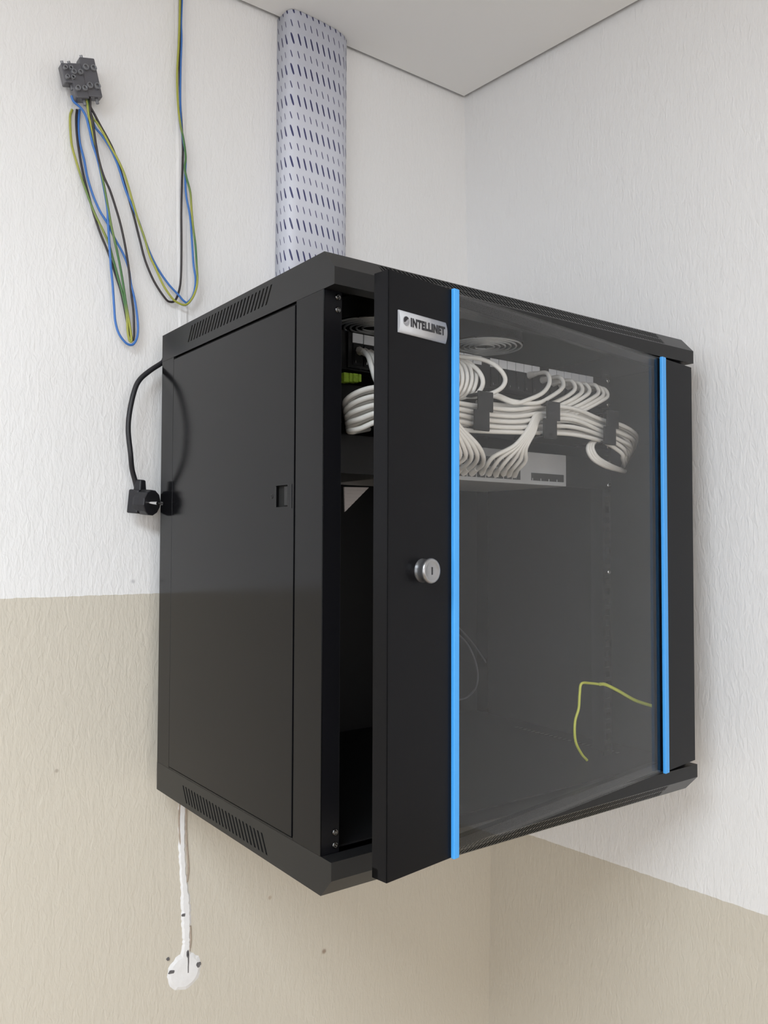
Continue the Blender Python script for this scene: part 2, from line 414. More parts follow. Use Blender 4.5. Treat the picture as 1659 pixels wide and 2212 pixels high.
zb, zt = hc_, H-hc_
for side in (0, 1):
    X = (lambda a, b: (a, b)) if side == 0 else (lambda a, b: (W-b, W-a))
    m = MB()
    m.box(*X(0, T), 0.0192, 0.0730, zb, zt); m.box(*X(0, T), 0.4030, D, zb, zt)
    m.box(*X(0, T), 0.0730, 0.4030, zb, zb+0.0022)
    m.box(*X(0.004, 0.006), 0.060, 0.41, zb, zt, 1)                  # flange behind the panel joints
    m.box(*X(T, 0.006), 0.0705, 0.0730, zb, zt, 1).box(*X(T, 0.006), 0.4030, 0.4055, zb, zt, 1)
    sub(cab, m, 'side_frame', [M_METAL, M_HOLE], bevel=0.0006, segs=3)
    # removable side panel with a latch recess
    y0, y1, z0, z1 = 0.0748, 0.4010, zb+0.0034, zt-0.0042
    ly0, ly1, lz0, lz1 = 0.0878, 0.1127, 0.3795, 0.4025
    m = MB()
    m.box(*X(-0.0006, T), y0, ly0, z0, z1).box(*X(-0.0006, T), ly1, y1, z0, z1).box(*X(-0.0006, T), ly0, ly1, z0, lz0).box(*X(-0.0006, T), ly0, ly1, lz1, z1)
    pn = sub(cab, m, 'side_panel', M_METAL)
    if side == 0:
        lt = MB(); lt.box(0.0032, 0.0037, ly0, ly1, lz0, lz1).box(-0.0002, 0.0034, 0.0885, 0.0955, lz0+0.0015, lz1-0.0015, 1).box(-0.0010, 0.0002, ly1-0.0006, ly1+0.0012, lz0, lz1-0.001, 1)
        lt.box(-0.0012, -0.0006, 0.0786, 0.0800, 0.3775, 0.4028, 1)
        lt.lathe([(0.0026, 0), (0.0022, 0.0007), (0.0012, 0.0008), (0.0010, 0.0002)], (-0.0006, 0.1215, 0.3913), (-1, 0, 0), 16, 1)
        sub(pn, lt, 'latch', [M_HOLE, M_CAP], bevel=0.0002, segs=1)
    # front post: flange folded inwards, round cut-outs with chrome screws near both ends
    m = MB(); m.box(*X(0, 0.0215), 0.0192, 0.0206, zb, zt); m.box(*X(0.0201, 0.0215), 0.0206, 0.045, zb, zt)
    fp = sub(cab, m, 'front_post', M_DOOR, bevel=0.0006, segs=3)
    for zz in (0.5885, 0.5755, 0.0450, 0.0575):
        xx = 0.0165 if side == 0 else W-0.0165
        s_ = MB(); s_.lathe([(0.0034, 0), (0.0032, 0.0012), (0.0022, 0.0018), (0.0012, 0.0012)], (xx, 0.0192, zz), (0, -1, 0), 16)
        sub(fp, s_, 'screw', M_DKCHR)
    # inner vertical mounting rail with square holes
    m = MB(); xa, xb = (0.0565, 0.0745) if side == 0 else (0.5255, 0.5435)
    hx0, hx1 = (0.062, 0.0705) if side == 0 else (0.5312, 0.5397)
    m.box(xa, hx0, 0.1, 0.1015, zb, zt).box(hx1, xb, 0.1, 0.1015, zb, zt)
    zz = zb+0.008; last = zb
    while zz < zt-0.014:
        m.box(hx0, hx1, 0.1, 0.1015, last, zz); last = zz+0.009; zz += 0.0148
    m.box(hx0, hx1, 0.1, 0.1015, last, zt)
    if side == 0: m.box(xa, xa+0.0015, 0.1015, 0.135, zb, zt)
    else: m.box(xb-0.0015, xb, 0.1015, 0.135, zb, zt)
    rl = sub(cab, m, 'mounting_rail', M_CAP)
# rail screws seen as bright dots
for zz in (0.5775, 0.5425, 0.5155, 0.4815, 0.4585, 0.4255, 0.300):
    for xx in (0.0662, 0.5355):
        sc = MB(); sc.lathe([(0.0036, 0), (0.0034, 0.0014), (0.0020, 0.0022), (0.0010, 0.0014)], (xx, 0.0972, zz), (0, -1, 0), 14)
        sub(cab, sc, 'rack_screw', M_PIN)
sub(cab, MB().box(0.001, W-0.001, D-T, D, zb, zt), 'back_panel', M_IN)
for zz in (0.10, 0.52): sub(cab, MB().box(0.05, 0.55, D, YL, zz-0.02, zz+0.02), 'wall_bracket', M_CAP)
# tie slots punched along the bottom deck
m = MB(); m.box(0.006, W-0.006, 0.03, D-0.004, 0.0376, 0.039)
for i in range(18):
    y = 0.140+i*0.0093; m.box(0.549, 0.558, y, y+0.004, 0.039, 0.0396, 1)
m.box(0.549, 0.558, 0.096, 0.100, 0.039, 0.0396, 1).box(0.549, 0.558, 0.106, 0.110, 0.039, 0.0396, 1)
sub(cab, m, 'bottom_deck', [M_IN, M_CAP])
# cooling fans under the top plate
for (fx, fy) in ((0.145, 0.138), (0.318, 0.126)):
    fr = MB(); fr.lathe([(0.050, 0), (0.050, 0.0245)], (fx, fy, 0.6045), (0, 0, 1), 32)
    fan = sub(cab, fr, 'cooling_fan', M_IN)
    gr = MB()
    for k in range(6):
        r = 0.013+k*0.0072
        gr.tube([(fx+r*math.cos(a), fy+r*math.sin(a), 0.6015) for a in [2*math.pi*j/20 for j in range(20)]], 0.0013, 6, 0, 2, True)
    for a in (0.6, 2.17, 3.74, 5.31):
        gr.tube([(fx+0.008*math.cos(a), fy+0.008*math.sin(a), 0.6030), (fx+0.052*math.cos(a), fy+0.052*math.sin(a), 0.6030)], 0.0014, 6, 1)
    sub(fan, gr, 'finger_guard', [M_GRILLE, M_IN])

# ---------------------------------------------------------------- door, hinged on the right, standing ajar
AJ = 0.1371
zd0, zd1 = 0.0424, 0.5892; TD = 0.0190
m = MB()
def stile(m, s0, s1):
    # s = distance from the hinge; a folded hollow section
    m.box(-s1, -s0, 0, T, zd0, zd1)
    m.box(-s1, -s1+T, 0, TD, zd0, zd1).box(-s0-T, -s0, 0, TD, zd0, zd1)
    m.box(-s1, -s0, TD-T, TD, zd0, zd1)
stile(m, 0.5085, 0.5990); stile(m, 0.001, 0.0865)
m.box(-0.5990, -0.001, 0.0105, TD, zd0, zd0+0.010).box(-0.5990, -0.001, 0.0105, TD, zd1-0.010, zd1)
door = sub(cab, m, 'door', M_DOOR, bevel=0.0006, segs=2)
door.location = (W, 0.0026, 0); door.rotation_euler = (0, 0, AJ)
sub(door, MB().box(-0.5080, -0.0870, 0.0020, 0.0060, zd0, zd1), 'glass_pane', M_GLASS)
for (sa, sb) in ((0.5055, 0.5132), (0.0795, 0.0935)):
    k = MB(); k.box(-sb, -sa if sa > .1 else -sa-0.004, -0.0042, 0.0004, zd0-0.0006, zd1+0.0004)
    sub(door, k, 'blue_trim', M_BLUE, bevel=0.0009)
# badge with its lettering
bd = MB()
cx, cz, bw, bh = -0.5549, 0.5439, 0.0645, 0.0205
prof = []
n = 10
for i in range(n+1):
    q = -1+2*i/n; prof.append((-0.0012-0.0022*(1-q*q), cz+q*bh/2))
prof = [(0.0002, cz-bh/2)]+prof+[(0.0002, cz+bh/2)]
bd.prism(prof, 'x', cx-bw/2, cx+bw/2, 0, True)
def letters(mb, s, x0, x1, zc, h, mi, bold=0.0):
    cu = bpy.data.curves.new('lettering', 'FONT'); cu.body = s; cu.size = 1; cu.offset = bold; cu.extrude = 0.0; cu.space_character = 1.12
    o = bpy.data.objects.new('lettering', cu); COL.objects.link(o)
    bpy.context.view_layer.update()
    me = bpy.data.meshes.new_from_object(o.evaluated_get(bpy.context.evaluated_depsgraph_get()))
    xs = [v.co.x for v in me.vertices]; ys_ = [v.co.y for v in me.vertices]
    a, b, c, d = min(xs), max(xs), min(ys_), max(ys_)
    V = []
    for v in me.vertices:
        zz = zc+((v.co.y-c)/(d-c)-0.5)*h; q = 0.0
        V.append((x0+(v.co.x-a)/(b-a)*(x1-x0), -0.0012-0.0022*(1-q*q)-0.00025, zz))
    mb.add(V, [tuple(p.vertices) for p in me.polygons], mi)
    bpy.data.objects.remove(o); bpy.data.curves.remove(cu); bpy.data.meshes.remove(me)
letters(bd, 'INTELLINET', -0.5738, -0.5262, 0.5446, 0.0084, 1, 0.06)
# round mark left of the word: dark disc crossed by a light sweep
gc = (-0.5795, 0.5447)
def disc(cxx, czz, r, mi, off, a0=0, a1=2*math.pi, nn=28):
    V = [(cxx, -0.0034-off, czz)]
    for i in range(nn+1):
        a = a0+(a1-a0)*i/nn; V.append((cxx+r*math.cos(a), -0.0034-off, czz+r*math.sin(a)))
    bd.add(V, [(0, i+1, i+2) for i in range(nn)], mi)
disc(gc[0], gc[1], 0.0043, 2, 0.0002)
disc(gc[0]+0.0003, gc[1]+0.0006, 0.0036, 1, 0.0003, 0.7, 3.9)
V = []
for i in range(13):
    q = i/12; x = gc[0]-0.0042+0.0086*q; z = gc[1]-0.0024+0.0052*q-0.0014*math.sin(math.pi*q); V += [(x, -0.00385, z-0.0003), (x, -0.00385, z+0.0004)]
bd.add(V, [(2*i, 2*i+2, 2*i+3, 2*i+1) for i in range(12)], 0)
M_MARK = mat('badge_grey', (0.25, 0.25, 0.27), 0.4)
tag(sub(door, bd, 'name_badge', [M_BADGE, M_INK, M_MARK]), 'silver badge with black lettering')
# key lock
M_LOCK = mat('lock_satin_chrome', (0.33, 0.33, 0.34), 0.3, metal=0.85)
lk = MB(); lc = (-0.5535, 0, 0.3163)
lk.lathe([(0.0112, 0), (0.0112, 0.0012), (0.0104, 0.0022), (0.0104, 0.0070), (0.0112, 0.0084), (0.0118, 0.0102), (0.0112, 0.0122), (0.0092, 0.0128), (0.0085, 0.0122), (0.0018, 0.0122)], lc, (0, -1, 0), 40)
lk.box(lc[0]-0.0007, lc[0]+0.0007, -0.01255, -0.0121, lc[2]-0.0035, lc[2]+0.0035, 1)
tag(sub(door, lk, 'lock', [M_LOCK, M_INK]), 'round chrome key lock')

# ================================================================ EQUIPMENT IN THE CABINET
XL, XR = 0.0587, 0.5413
t = thing('patch_bay', (0, 0.0985, 0.5365+Z0), 'black rack patch panel with a row of white port labels at the cabinet top', 'patch panel')
m = MB(); m.box(XL, XR, 0, 0.0015, 0, 0.0445).box(0.080, 0.520, -0.0035, 0, 0.0020, 0.0425).box(0.085, 0.515, 0.0015, 0.030, 0.004, 0.040)
sub(t, m, 'face_plate', M_IN, bevel=0.0004, segs=1)
grp = [0.0850, 0.1915, 0.2985-0.0006, 0.4075]
for g0 in grp:
    for k in range(6):
        x0 = g0+k*0.01535
        lb = MB(); lb.box(x0+0.0004, x0+0.0149, -0.0048, -0.0035, 0.0308, 0.0418)
        tag(sub(t, lb, 'port_label', M_LABEL, bevel=0.0003, segs=1), 'white blank label')
        pt_ = MB(); pt_.box(x0+0.0012, x0+0.0142, -0.0046, -0.0035, 0.0055, 0.0295).box(x0+0.0028, x0+0.0126, -0.0052, -0.0045, 0.0085, 0.0225, 1).box(x0+0.0040, x0+0.0046, -0.0056, -0.0046, 0.0075, 0.0105, 2)
        sub(t, pt_, 'port', [M_IN, M_HOLE, M_PIN])

t = thing('cable_manager', (0, 0.0985, 0.4765+Z0), 'black horizontal cable manager whose brackets hold the white cable bundle', 'cable manager')
sub(t, MB().box(XL, XR, 0, 0.0015, 0, 0.0435), 'back_plate', M_IN)
for bx_ in (0.120, 0.2375, 0.3545, 0.4715):
    m = MB(); y0 = -0.0605
    m.box(bx_-0.0095, bx_-0.0015, y0, -0.001, 0.0395, 0.0425).box(bx_-0.0095, bx_-0.0015, y0, -0.001, 0.0005, 0.0035)
    m.box(bx_-0.0115, bx_+0.0125, y0, y0+0.003, 0.020, 0.0440).box(bx_-0.0175, bx_+0.0065, y0, y0+0.003, -0.0030, 0.0215)
    sub(t, m, 'cable_bracket', M_CAP, bevel=0.0006, segs=1)

t = thing('network_switch', (0, 0.0985, 0.4195+Z0), 'grey network switch mounted below the cable bundle', 'network switch')
sx0, sx1 = 0.1565, 0.4420
m = MB(); m.box(sx0, sx1, -0.004, 0.16, 0, 0.0430)
sub(t, m, 'housing', M_SWITCH, bevel=0.0008)
for (a, b) in ((XL, sx0), (sx1, XR)):
    sub(t, MB().box(a, b, -0.001, 0.0006, 0.0, 0.0435), 'rack_ear', M_IN)
for r in range(2):
    for k in range(12):
        x0 = 0.1650+k*0.0158; z0 = 0.0050+r*0.0150
        p_ = MB(); p_.box(x0, x0+0.0132, -0.0048, -0.0040, z0, z0+0.0125).box(x0+0.0040, x0+0.0046, -0.0056, -0.0046, z0+0.001, z0+0.005, 1)
        sub(t, p_, 'port', [M_PORT, M_PIN])
m = MB(); m.box(0.3730, 0.4360, -0.0048, -0.0040, 0.0055, 0.0155)
for k in range(4): m.box(0.3740+k*0.0158, 0.3752+k*0.0158, -0.0052, -0.0046, 0.0050, 0.0085, 1)
sub(t, m, 'module_slot', [M_PORT, M_SWITCH])

# lime green clip in the door gap; pale triangle added for the wall behind
p0 = at(758, 815, y=0.104)
m = MB()
for i, (a, b) in enumerate(((741, 752), (753, 760), (761, 772), (773, 779))):
    q0 = at(a, 823, y=0.09); q1 = at(b, 806+i, y=0.09); m.box(q0.x, q1.x, 0.0880, 0.0975, q0.z-0.001, q1.z)
tag(m.build('terminal_clip', M_LIME, bevel=0.0006), 'small lime green clip in the gap beside the open door', 'clip')
q = [at(744, 1052, y=0.30), at(797, 1053, y=0.30), at(745, 1106, y=0.30)]
m = MB(); nst = 7
for i in range(nst):
    a, b = i/nst, (i+0.86)/nst
    A0, A1 = q[0].lerp(q[2], a), q[0].lerp(q[2], b); B0, B1 = q[1].lerp(q[2], a), q[1].lerp(q[2], b)
    off = Vector((0, 0.0012, 0)); m.hexa([A0+off, B0+off, B1+off, A1+off], [A0, B0, B1, A1])
m.add([q[0]+Vector((-.0005, 0.0020, 0)), q[1]+Vector((0, 0.0020, 0)), q[2]+Vector((0, 0.0020, 0)), q[0]+Vector((-.0005, 0.0012, 0)), q[1]+Vector((0, 0.0012, 0)), q[2]+Vector((0, 0.0012, 0))], [(0, 1, 2), (5, 4, 3), (0, 3, 4, 1), (1, 4, 5, 2), (2, 5, 3, 0)])
# pale stand-in for wall seen through a back cutout, where light would not reach
tag(m.build('wall_standin', M_STANDIN), 'added pale ribbed triangle standing in for the wall behind the cabinet', 'stand-in')

# ---------------------------------------------------------------- white patch cables
RC = 0.0028
def cable(pts, label, group, r=RC, boots=()):
    P = [Vector(p) if len(p) == 3 and isinstance(p, Vector) else at(p[0], p[1], y=p[2]) for p in pts]
    o = MB().tube(P, r, 9, 0, 5)
    for (a, b) in boots:      # moulded boot and plug at a cable end
        A, B = P[a], P[b]; d = (B-A).normalized()
        o.tube([A, A+d*0.016], lambda t: 0.0052-0.0020*t, 8, 0)
    return tag(o.build('patch_cable', M_WCABLE, origin=P[0]), label, 'cable', group)
rnd = random.Random(3)
G1, L1 = 'cables of the main bundle', 'white patch cable running lengthwise through all the brackets of the cable manager'
N = 13
for k in range(N):
    tt = k/(N-1); j = lambda s: rnd.uniform(-s, s)
    dd = (k % 3)*0.0065-0.0065
    sw = math.sin(k*2.1)*4
    pts = [(785+12*tt, 905+22*tt, 0.150), (757+7*tt, 897+36*tt, 0.098), (745+8*tt, 870+62*tt+j(2), 0.066+dd), (777, 845+82*tt+j(2), 0.052+dd), (830, 838+68*tt+j(3), 0.050+dd), (915, 856+60*tt+j(4), 0.052+dd),
           (990, 870+56*tt+j(3), 0.056+dd), (1040, 880+52*tt+j(2), 0.060+dd), (1110, 887+48*tt+sw+j(2), 0.056+dd),
           (1175, 876+60*tt+j(2), 0.060+dd), (1240, 885+52*tt-sw+j(4), 0.058+dd), (1300, 908+46*tt+j(2), 0.060+dd),
           (1342+j(4), 920+58*tt+j(3), 0.054+dd), (1372-26*tt+j(4), 940+52*tt+j(3), 0.058+dd*0.6), (1372-24*tt, 962+42*tt, 0.078), (1362-18*tt, 978+34*tt, 0.110), (1345-8*tt, 985+26*tt, 0.150)]
    cable(pts, L1, G1)
G2, L2 = 'cables from the right-hand ports', 'white patch cable bending from a right-hand port of the patch panel down into the bundle'
tops = [(1183, 812), (1212, 822), (1240, 829), (1256, 834), (1271, 836), (1291, 838), (1301, 843), (1310, 846)]
for i in range(4):
    a, b = 776+12*i, 758+3*i
    cable([(a, b, 0.0945), (a+9, b+2, 0.080), (a+20, b+14, 0.066), (a+28, b+40, 0.056), (a+40, b+70, 0.056), (a+80, b+96, 0.060)], 'white patch cable plugged in at the far left, seen in the door gap', 'cables from the far left ports', boots=[(0, 1)])
for i, (a, b) in enumerate(tops):
    f = i/7
    pts = [(a-46, b-1, 0.0945), (a-30, b-5, 0.080), (a-6, b-6, 0.062), (a+2, b+10, 0.055), (a-8-10*f, b+24, 0.054), (a-34-18*f, b+38+3*f, 0.056), (a-66-26*f, b+48+8*f, 0.060), (1150-40*(1-f)+20*f, 872+8*f, 0.066), (1100-20*f, 872+14*f, 0.070), (1030, 862+22*f, 0.074)]
    if i < 2: pts = [(a-40, b-1, 0.0945), (a-24, b-5, 0.078), (a-2, b-6, 0.060), (a+4, b+14, 0.050), (a-10-14*i, b+36, 0.046), (a-44-10*i, b+52-3*i, 0.047), (1110, 871-4*i, 0.052), (1075, 858-4*i, 0.060), (1045, 852-2*i, 0.070), (1020, 852, 0.080)]
    cable(pts, L2, G2, boots=[(0, 1)])
G3 = 'cables from the middle ports'
cable([(968, 768, 0.0945), (1000, 771, 0.078), (1040, 776, 0.060), (1072, 791, 0.047), (1091, 816, 0.042), (1084, 837, 0.046), (1058, 851, 0.054), (1025, 857, 0.062), (985, 856, 0.070), (940, 856, 0.072)], 'white patch cable making the widest loop right of the left blue strip', 'cable' and None, boots=[(0, 1)])
cable([(966, 776, 0.0945), (995, 785, 0.078), (1022, 791, 0.062), (1040, 812, 0.052), (1042, 833, 0.052), (1028, 851, 0.058), (1003, 857, 0.066), (950, 856, 0.072)], 'white patch cable making the smaller loop inside the widest one', None, boots=[(0, 1)])
for i in range(6):
    a = 957+i*10
    cable([(a-22, 770+i, 0.0945), (a, 776+i, 0.076), (a+16, 792, 0.058+0.002*i), (a+22, 815, 0.050+0.002*i), (a+16, 840, 0.056), (a+2, 856, 0.064), (a-25, 862, 0.070)], 'white patch cable hanging in a tight curve just right of the left blue strip', G3, boots=[(0, 1)])
G4 = 'cables sweeping down to the switch from the middle bracket'
ends = [(1040, 1022), (1055, 1024), (1070, 1026), (1086, 1024), (1098, 1026), (1110, 1027)]
for i, (a, b) in enumerate(ends):
    f = i/5
    pts = [(1185+4*f, 893+8*f, 0.062), (1158+5*f, 896+12*f, 0.050), (1142+12*f, 925+8*f, 0.046), (1112+24*f, 962+6*f, 0.050), (a+27-2*f, b-36+4*f, 0.060), (a+10, b-14, 0.074), (a, b-2, 0.0945)]
    cable(pts, 'white patch cable sweeping down left from the middle bracket to the grey switch', G4, boots=[(-1, -2)])
G5 = 'cables drooping to the switch near the blue strip'
for i, (a, b) in enumerate([(945, 1018), (962, 1019), (985, 1020), (1000, 1020), (1018, 1021)]):
    f = i/4
    pts = [(905+20*f, 885+6*f, 0.062), (945+22*f, 890+4*f, 0.050), (973+25*f, 925+2*f, 0.042), (988+44*f, 960+2*f, 0.040), (992+52*f, 988, 0.048), (a+16+6*f, 1006, 0.068), (a, b, 0.0945)]
    cable(pts, 'white patch cable drooping beside the left blue strip down to the grey switch', G5, boots=[(-1, -2)])

for i in range(3):
    cable([(1325, 940+3*i, 0.070), (1303, 944+3*i, 0.066), (1286-5*i, 953+2*i, 0.060), (1280-5*i, 968+2*i, 0.056), (1291-5*i, 988+2*i, 0.054), (1316-4*i, 1004+2*i, 0.057), (1342, 1015+i, 0.072), (1350, 1018, 0.100), (1340, 1014, 0.150)],
          'white patch cable curling low beneath the rightmost bracket of the cable manager', 'cables curling under the right bracket')
# earth wire from the cabinet wall to the door, and two thin grey wires low inside
def wire3(name, pts, r, m, label, cat, group=None):
    return tag(MB().tube(pts, r, 8, 0, 6).build(name, m, origin=pts[0]), label, cat, group)
wire3('earth_wire', [at(1296, 1478, y=0.088), at(1308, 1479, y=0.086), at(1335, 1492, y=0.078), at(1370, 1512, y=0.066), at(1402, 1523, y=0.054), at(1440, 1534, y=0.038)], 0.0024, M_EARTH, 'yellow earth wire running down to the right blue strip', 'wire')
wire3('earth_wire', [at(1300, 1479, y=0.092), at(1275, 1476, y=0.094), at(1256, 1477, y=0.094), at(1252, 1500, y=0.094), at(1250, 1530, y=0.094), at(1242, 1560, y=0.094), at(1243, 1600, y=0.094), at(1256, 1628, y=0.094), at(1268, 1642, y=0.094)], 0.0019, M_EARTH, 'thin yellow-green earth wire hanging down low inside the cabinet', 'wire')
M_THIN = mat('thin_grey_wire', (0.10, 0.10, 0.11), 0.4)
wire3('loose_wire', [at(985, 1365, y=0.4), at(1012, 1395, y=0.4), at(1030, 1440, y=0.4), at(1030, 1480, y=0.39), at(1010, 1505, y=0.38), at(985, 1513, y=0.38)], 0.0016, M_THIN, 'thin grey wire curling back left low inside the cabinet', 'wire')
wire3('loose_wire', [at(985, 1350, y=0.42), at(1020, 1388, y=0.42), at(1055, 1440, y=0.42), at(1075, 1485, y=0.41), at(1083, 1515, y=0.40)], 0.0016, M_THIN, 'thin grey wire slanting down right low inside the cabinet', 'wire')

# ================================================================ CABLE DUCT in the dashed sleeve
base = [(0.2030, 0.4895), (0.2030, 0.4700), (0.2032, 0.4600), (0.2065, 0.4530), (0.2130, 0.4495), (0.2220, 0.4482), (0.2450, 0.4490), (0.2680, 0.4505), (0.2960, 0.4540), (0.3120, 0.4590), (0.3240, 0.4680), (0.3265, 0.4780), (0.3270, 0.4895)]
z0d, z1d = 0.615+Z0, HC-0.001
vs = []; fs = []; us = []; acc = 0
for i, q in enumerate(base):
    if i: acc += math.dist(q, base[i-1])
    us.append(acc); vs += [(q[0], q[1], z0d), (q[0], q[1], z1d)]
nb = len(base)
me = bpy.data.meshes.new('cable_duct')
fs = [(2*i, 2*i+2, 2*i+3, 2*i+1) for i in range(nb-1)] + [(0, 1, 2*nb-1, 2*nb-2), tuple(range(0, 2*nb, 2))[::-1], tuple(range(1, 2*nb, 2))]
me.from_pydata(vs, [], fs); me.materials.append(M_DUCT)
uvl = me.uv_layers.new(name='UVMap')
for p in me.polygons:
    for li in p.loop_indices:
        vi = me.loops[li].vertex_index; i = vi//2
        # the printed sheet drops slightly as it wraps the left side
        uvl.data[li].uv = (us[i], vs[vi][2])
for i, p in enumerate(me.polygons):
    if i < nb-1: p.use_smooth = True
me.update()
o = bpy.data.objects.new('cable_duct', me); COL.objects.link(o)
tag(o, 'pale bluish duct with rows of navy dashes rising from behind the cabinet to the ceiling', 'duct')

# ================================================================ PLASTER on the back wall
def wall_strip(name, pts, off0, off1, mats, label, cat, jag=0.0012, seed=1):
    """thin raised strip on the wall following (px,py,halfwidth px) points"""
    rr_ = random.Random(seed); Ls, Rs = [], []
    P = []
    for (a, b) in zip(pts, pts[1:]):
        n = 8
        for k in range(n): f = k/n; P.append([a[i]+(b[i]-a[i])*f for i in range(3)])
    P.append(list(pts[-1]))
    m = MB(); v = []
    for (x, y, w) in P:
        l = at(x-w, y, y=YL); r = at(x+w, y, y=YL); l.x += rr_.uniform(-jag, jag); r.x += rr_.uniform(-jag, jag)
        c = (l+r)/2
        v += [(l.x, YL-off0, l.z), (c.x-(c.x-l.x)*0.5, YL-off1, c.z), (c.x+(r.x-c.x)*0.5, YL-off1, c.z), (r.x, YL-off0, r.z)]
    n = len(P); m.add(v, [(4*i+j, 4*i+j+1, 4*i+4+j+1, 4*i+4+j) for i in range(n-1) for j in range(3)], 0, False)
    return m
# filled groove above the cabinet, papered over like the wall
m = wall_strip('plaster_seam', [(390, 2, 13), (391, 250, 13), (393, 500, 13), (396, 712, 13)], -0.0005, 0.0016, None, '', '', 0.0003)
m.build('trim_2', M_WL)['kind'] = 'structure'
# rough white filler strip and round patch below the cabinet
t = thing('plaster_patch', at(398, 2095, y=YL), 'rough white plaster strip ending in a round patch on the beige wall', 'plaster patch')
o0 = t.location.copy()
def loc(mb):
    mb.v = [tuple(Vector(v)-o0) for v in mb.v]; return mb
m = wall_strip('strip', [(394, 1720, 9), (393, 1790, 8), (393, 1850, 7.5), (397, 1900, 8), (401, 1945, 11), (402, 1990, 11), (403, 2030, 9), (401, 2068, 12)], -0.0003, 0.0022, None, '', '', 0.0009, 5)
sub(t, loc(m), 'filler_strip', M_PLAST)
m = MB(); cpt = at(398, 2098, y=YL); V = []; ring = 30; rr_ = random.Random(9)
V.append((cpt.x, YL-0.0020, cpt.z)); F = []
for i, rad in enumerate((0.012, 0.021, 0.0272)):
    for k in range(ring):
        a = 2*math.pi*k/ring; w = 1+rr_.uniform(-0.05, 0.05)*(i == 2); V.append((cpt.x+rad*w*math.cos(a), YL-(0.0024, 0.0020, -0.0004)[i], cpt.z+rad*w*math.sin(a)))
for k in range(ring):
    k2 = (k+1) % ring; F.append((0, 1+k, 1+k2))
    for i in range(2): F.append((1+i*ring+k, 1+(i+1)*ring+k, 1+(i+1)*ring+k2, 1+i*ring+k2))
m.add(V, F); sub(t, loc(m), 'round_filler', M_PLAST)
m = MB()
def blot(px, py, w, h, seed):
    r_ = random.Random(seed); c = at(px, py, y=YL-0.0024); k = 12; V = [(c.x, c.y, c.z)]
    for i in range(k):
        a = 2*math.pi*i/k; f = r_.uniform(0.7, 1.15); V.append((c.x+w*f*math.cos(a), c.y, c.z+h*f*math.sin(a)))
    back = [(x, y+0.0028, z) for x, y, z in V[1:]]
    m = MB(); b = len(V); m.add(V+back, [(0, i+1, (i+1) % k+1) for i in range(k)]+[(i+1, b+i, b+(i+1) % k, (i+1) % k+1) for i in range(k)])
    sub(t, loc(m), 'nail_hole', M_DIRT)
M_DIRT = mat('dirt_grey', (0.13, 0.125, 0.13), 0.9, noise=0.4, nscale=300)
for q_ in ((397, 1977, 0.0028, 0.0026, 1), (429, 2084, 0.0036, 0.0042, 2), (371, 2100, 0.0052, 0.0026, 3), (364, 2072, 0.0024, 0.0024, 4), (407, 2078, 0.0012, 0.016, 5), (405, 2060, 0.0016, 0.006, 6)): blot(*q_)
for pts in ([(389, 1735), (387, 1765), (388, 1800), (391, 1840)], [(402, 1745), (402, 1790), (404, 1830), (407, 1875), (404, 1905)], [(411, 2000), (412, 2030), (409, 2055)]):
    P = [at(x, y, y=YL-0.0008) for x, y in pts]; m = MB().tube(P, 0.0014, 6, 0, 5)
    sub(t, loc(m), 'broken_edge', M_CRACK)

# ================================================================ LOOSE HOUSE WIRES and connectors (left)
def cpx(L, y=0.478, dy=None): 
    return [at(80+x/3.16, 80+yy/3.16, y=y) for x, yy in L]
def house_wire(L, m, label, ys_):
    n = len(L); P = []
    for i, (x, yy) in enumerate(L):
        f = i/(n-1)*(len(ys_)-1); k = min(int(f), len(ys_)-2); y = ys_[k]+(ys_[k+1]-ys_[k])*(f-k)
        P.append(at(80+x/3.16, 80+yy/3.16, y=y))
    return tag(MB().tube(P, 0.00165, 8, 0, 6).build('house_wire', m, origin=P[0]), label, 'wire')
# three that drop from the ceiling, loop above the cabinet and climb to the connectors
house_wire([(988, -432), (984, -275), (978, -100), (974, 20), (972, 250), (978, 450), (988, 600), (995, 750), (993, 880), (989, 1000), (985, 1200), (986, 1450), (982, 1640), (970, 1730), (945, 1795), (912, 1808), (876, 1785), (800, 1670), (740, 1530), (700, 1380), (665, 1240), (640, 1150), (600, 1010), (560, 880), (520, 770), (480, 690), (430, 600), (388, 520), (362, 470), (345, 400)], M_WBLK, 'black wire dropping from the ceiling and looping above the cabinet', [.484, .483, .480, .476, .470])
house_wire([(994, -432), (990, -275), (984, -100), (986, 20), (980, 200), (978, 430), (984, 600), (1000, 720), (1014, 810), (1012, 950), (1018, 1080), (1045, 1230), (1058, 1400), (1068, 1550), (1082, 1660), (1068, 1755), (1030, 1810), (1000, 1800), (965, 1760), (900, 1690), (830, 1590), (778, 1490), (735, 1380), (695, 1260), (650, 1155), (605, 1045), (570, 930), (540, 845), (500, 760), (445, 675), (400, 620), (375, 560), (345, 490), (320, 400)], M_WBLU, 'blue wire dropping from the ceiling and looping above the cabinet', [.484, .481, .476, .474, .472])
house_wire([(982, -432), (976, -275), (972, -100), (966, 60), (956, 250), (960, 430), (976, 580), (1000, 700), (1015, 820), (1008, 890), (1020, 960), (1046, 1060), (1055, 1180), (1066, 1300), (1081, 1420), (1090, 1560), (1095, 1650), (1086, 1720), (1058, 1785), (1015, 1828), (965, 1815), (920, 1780), (860, 1690), (810, 1580), (768, 1490), (730, 1360), (690, 1250), (650, 1115), (620, 1010), (590, 920), (548, 830), (503, 750), (460, 670), (412, 590), (380, 550), (355, 490), (338, 400)], M_WYG, 'yellow-green wire dropping from the ceiling and looping above the cabinet', [.482, .478, .473, .471, .468])
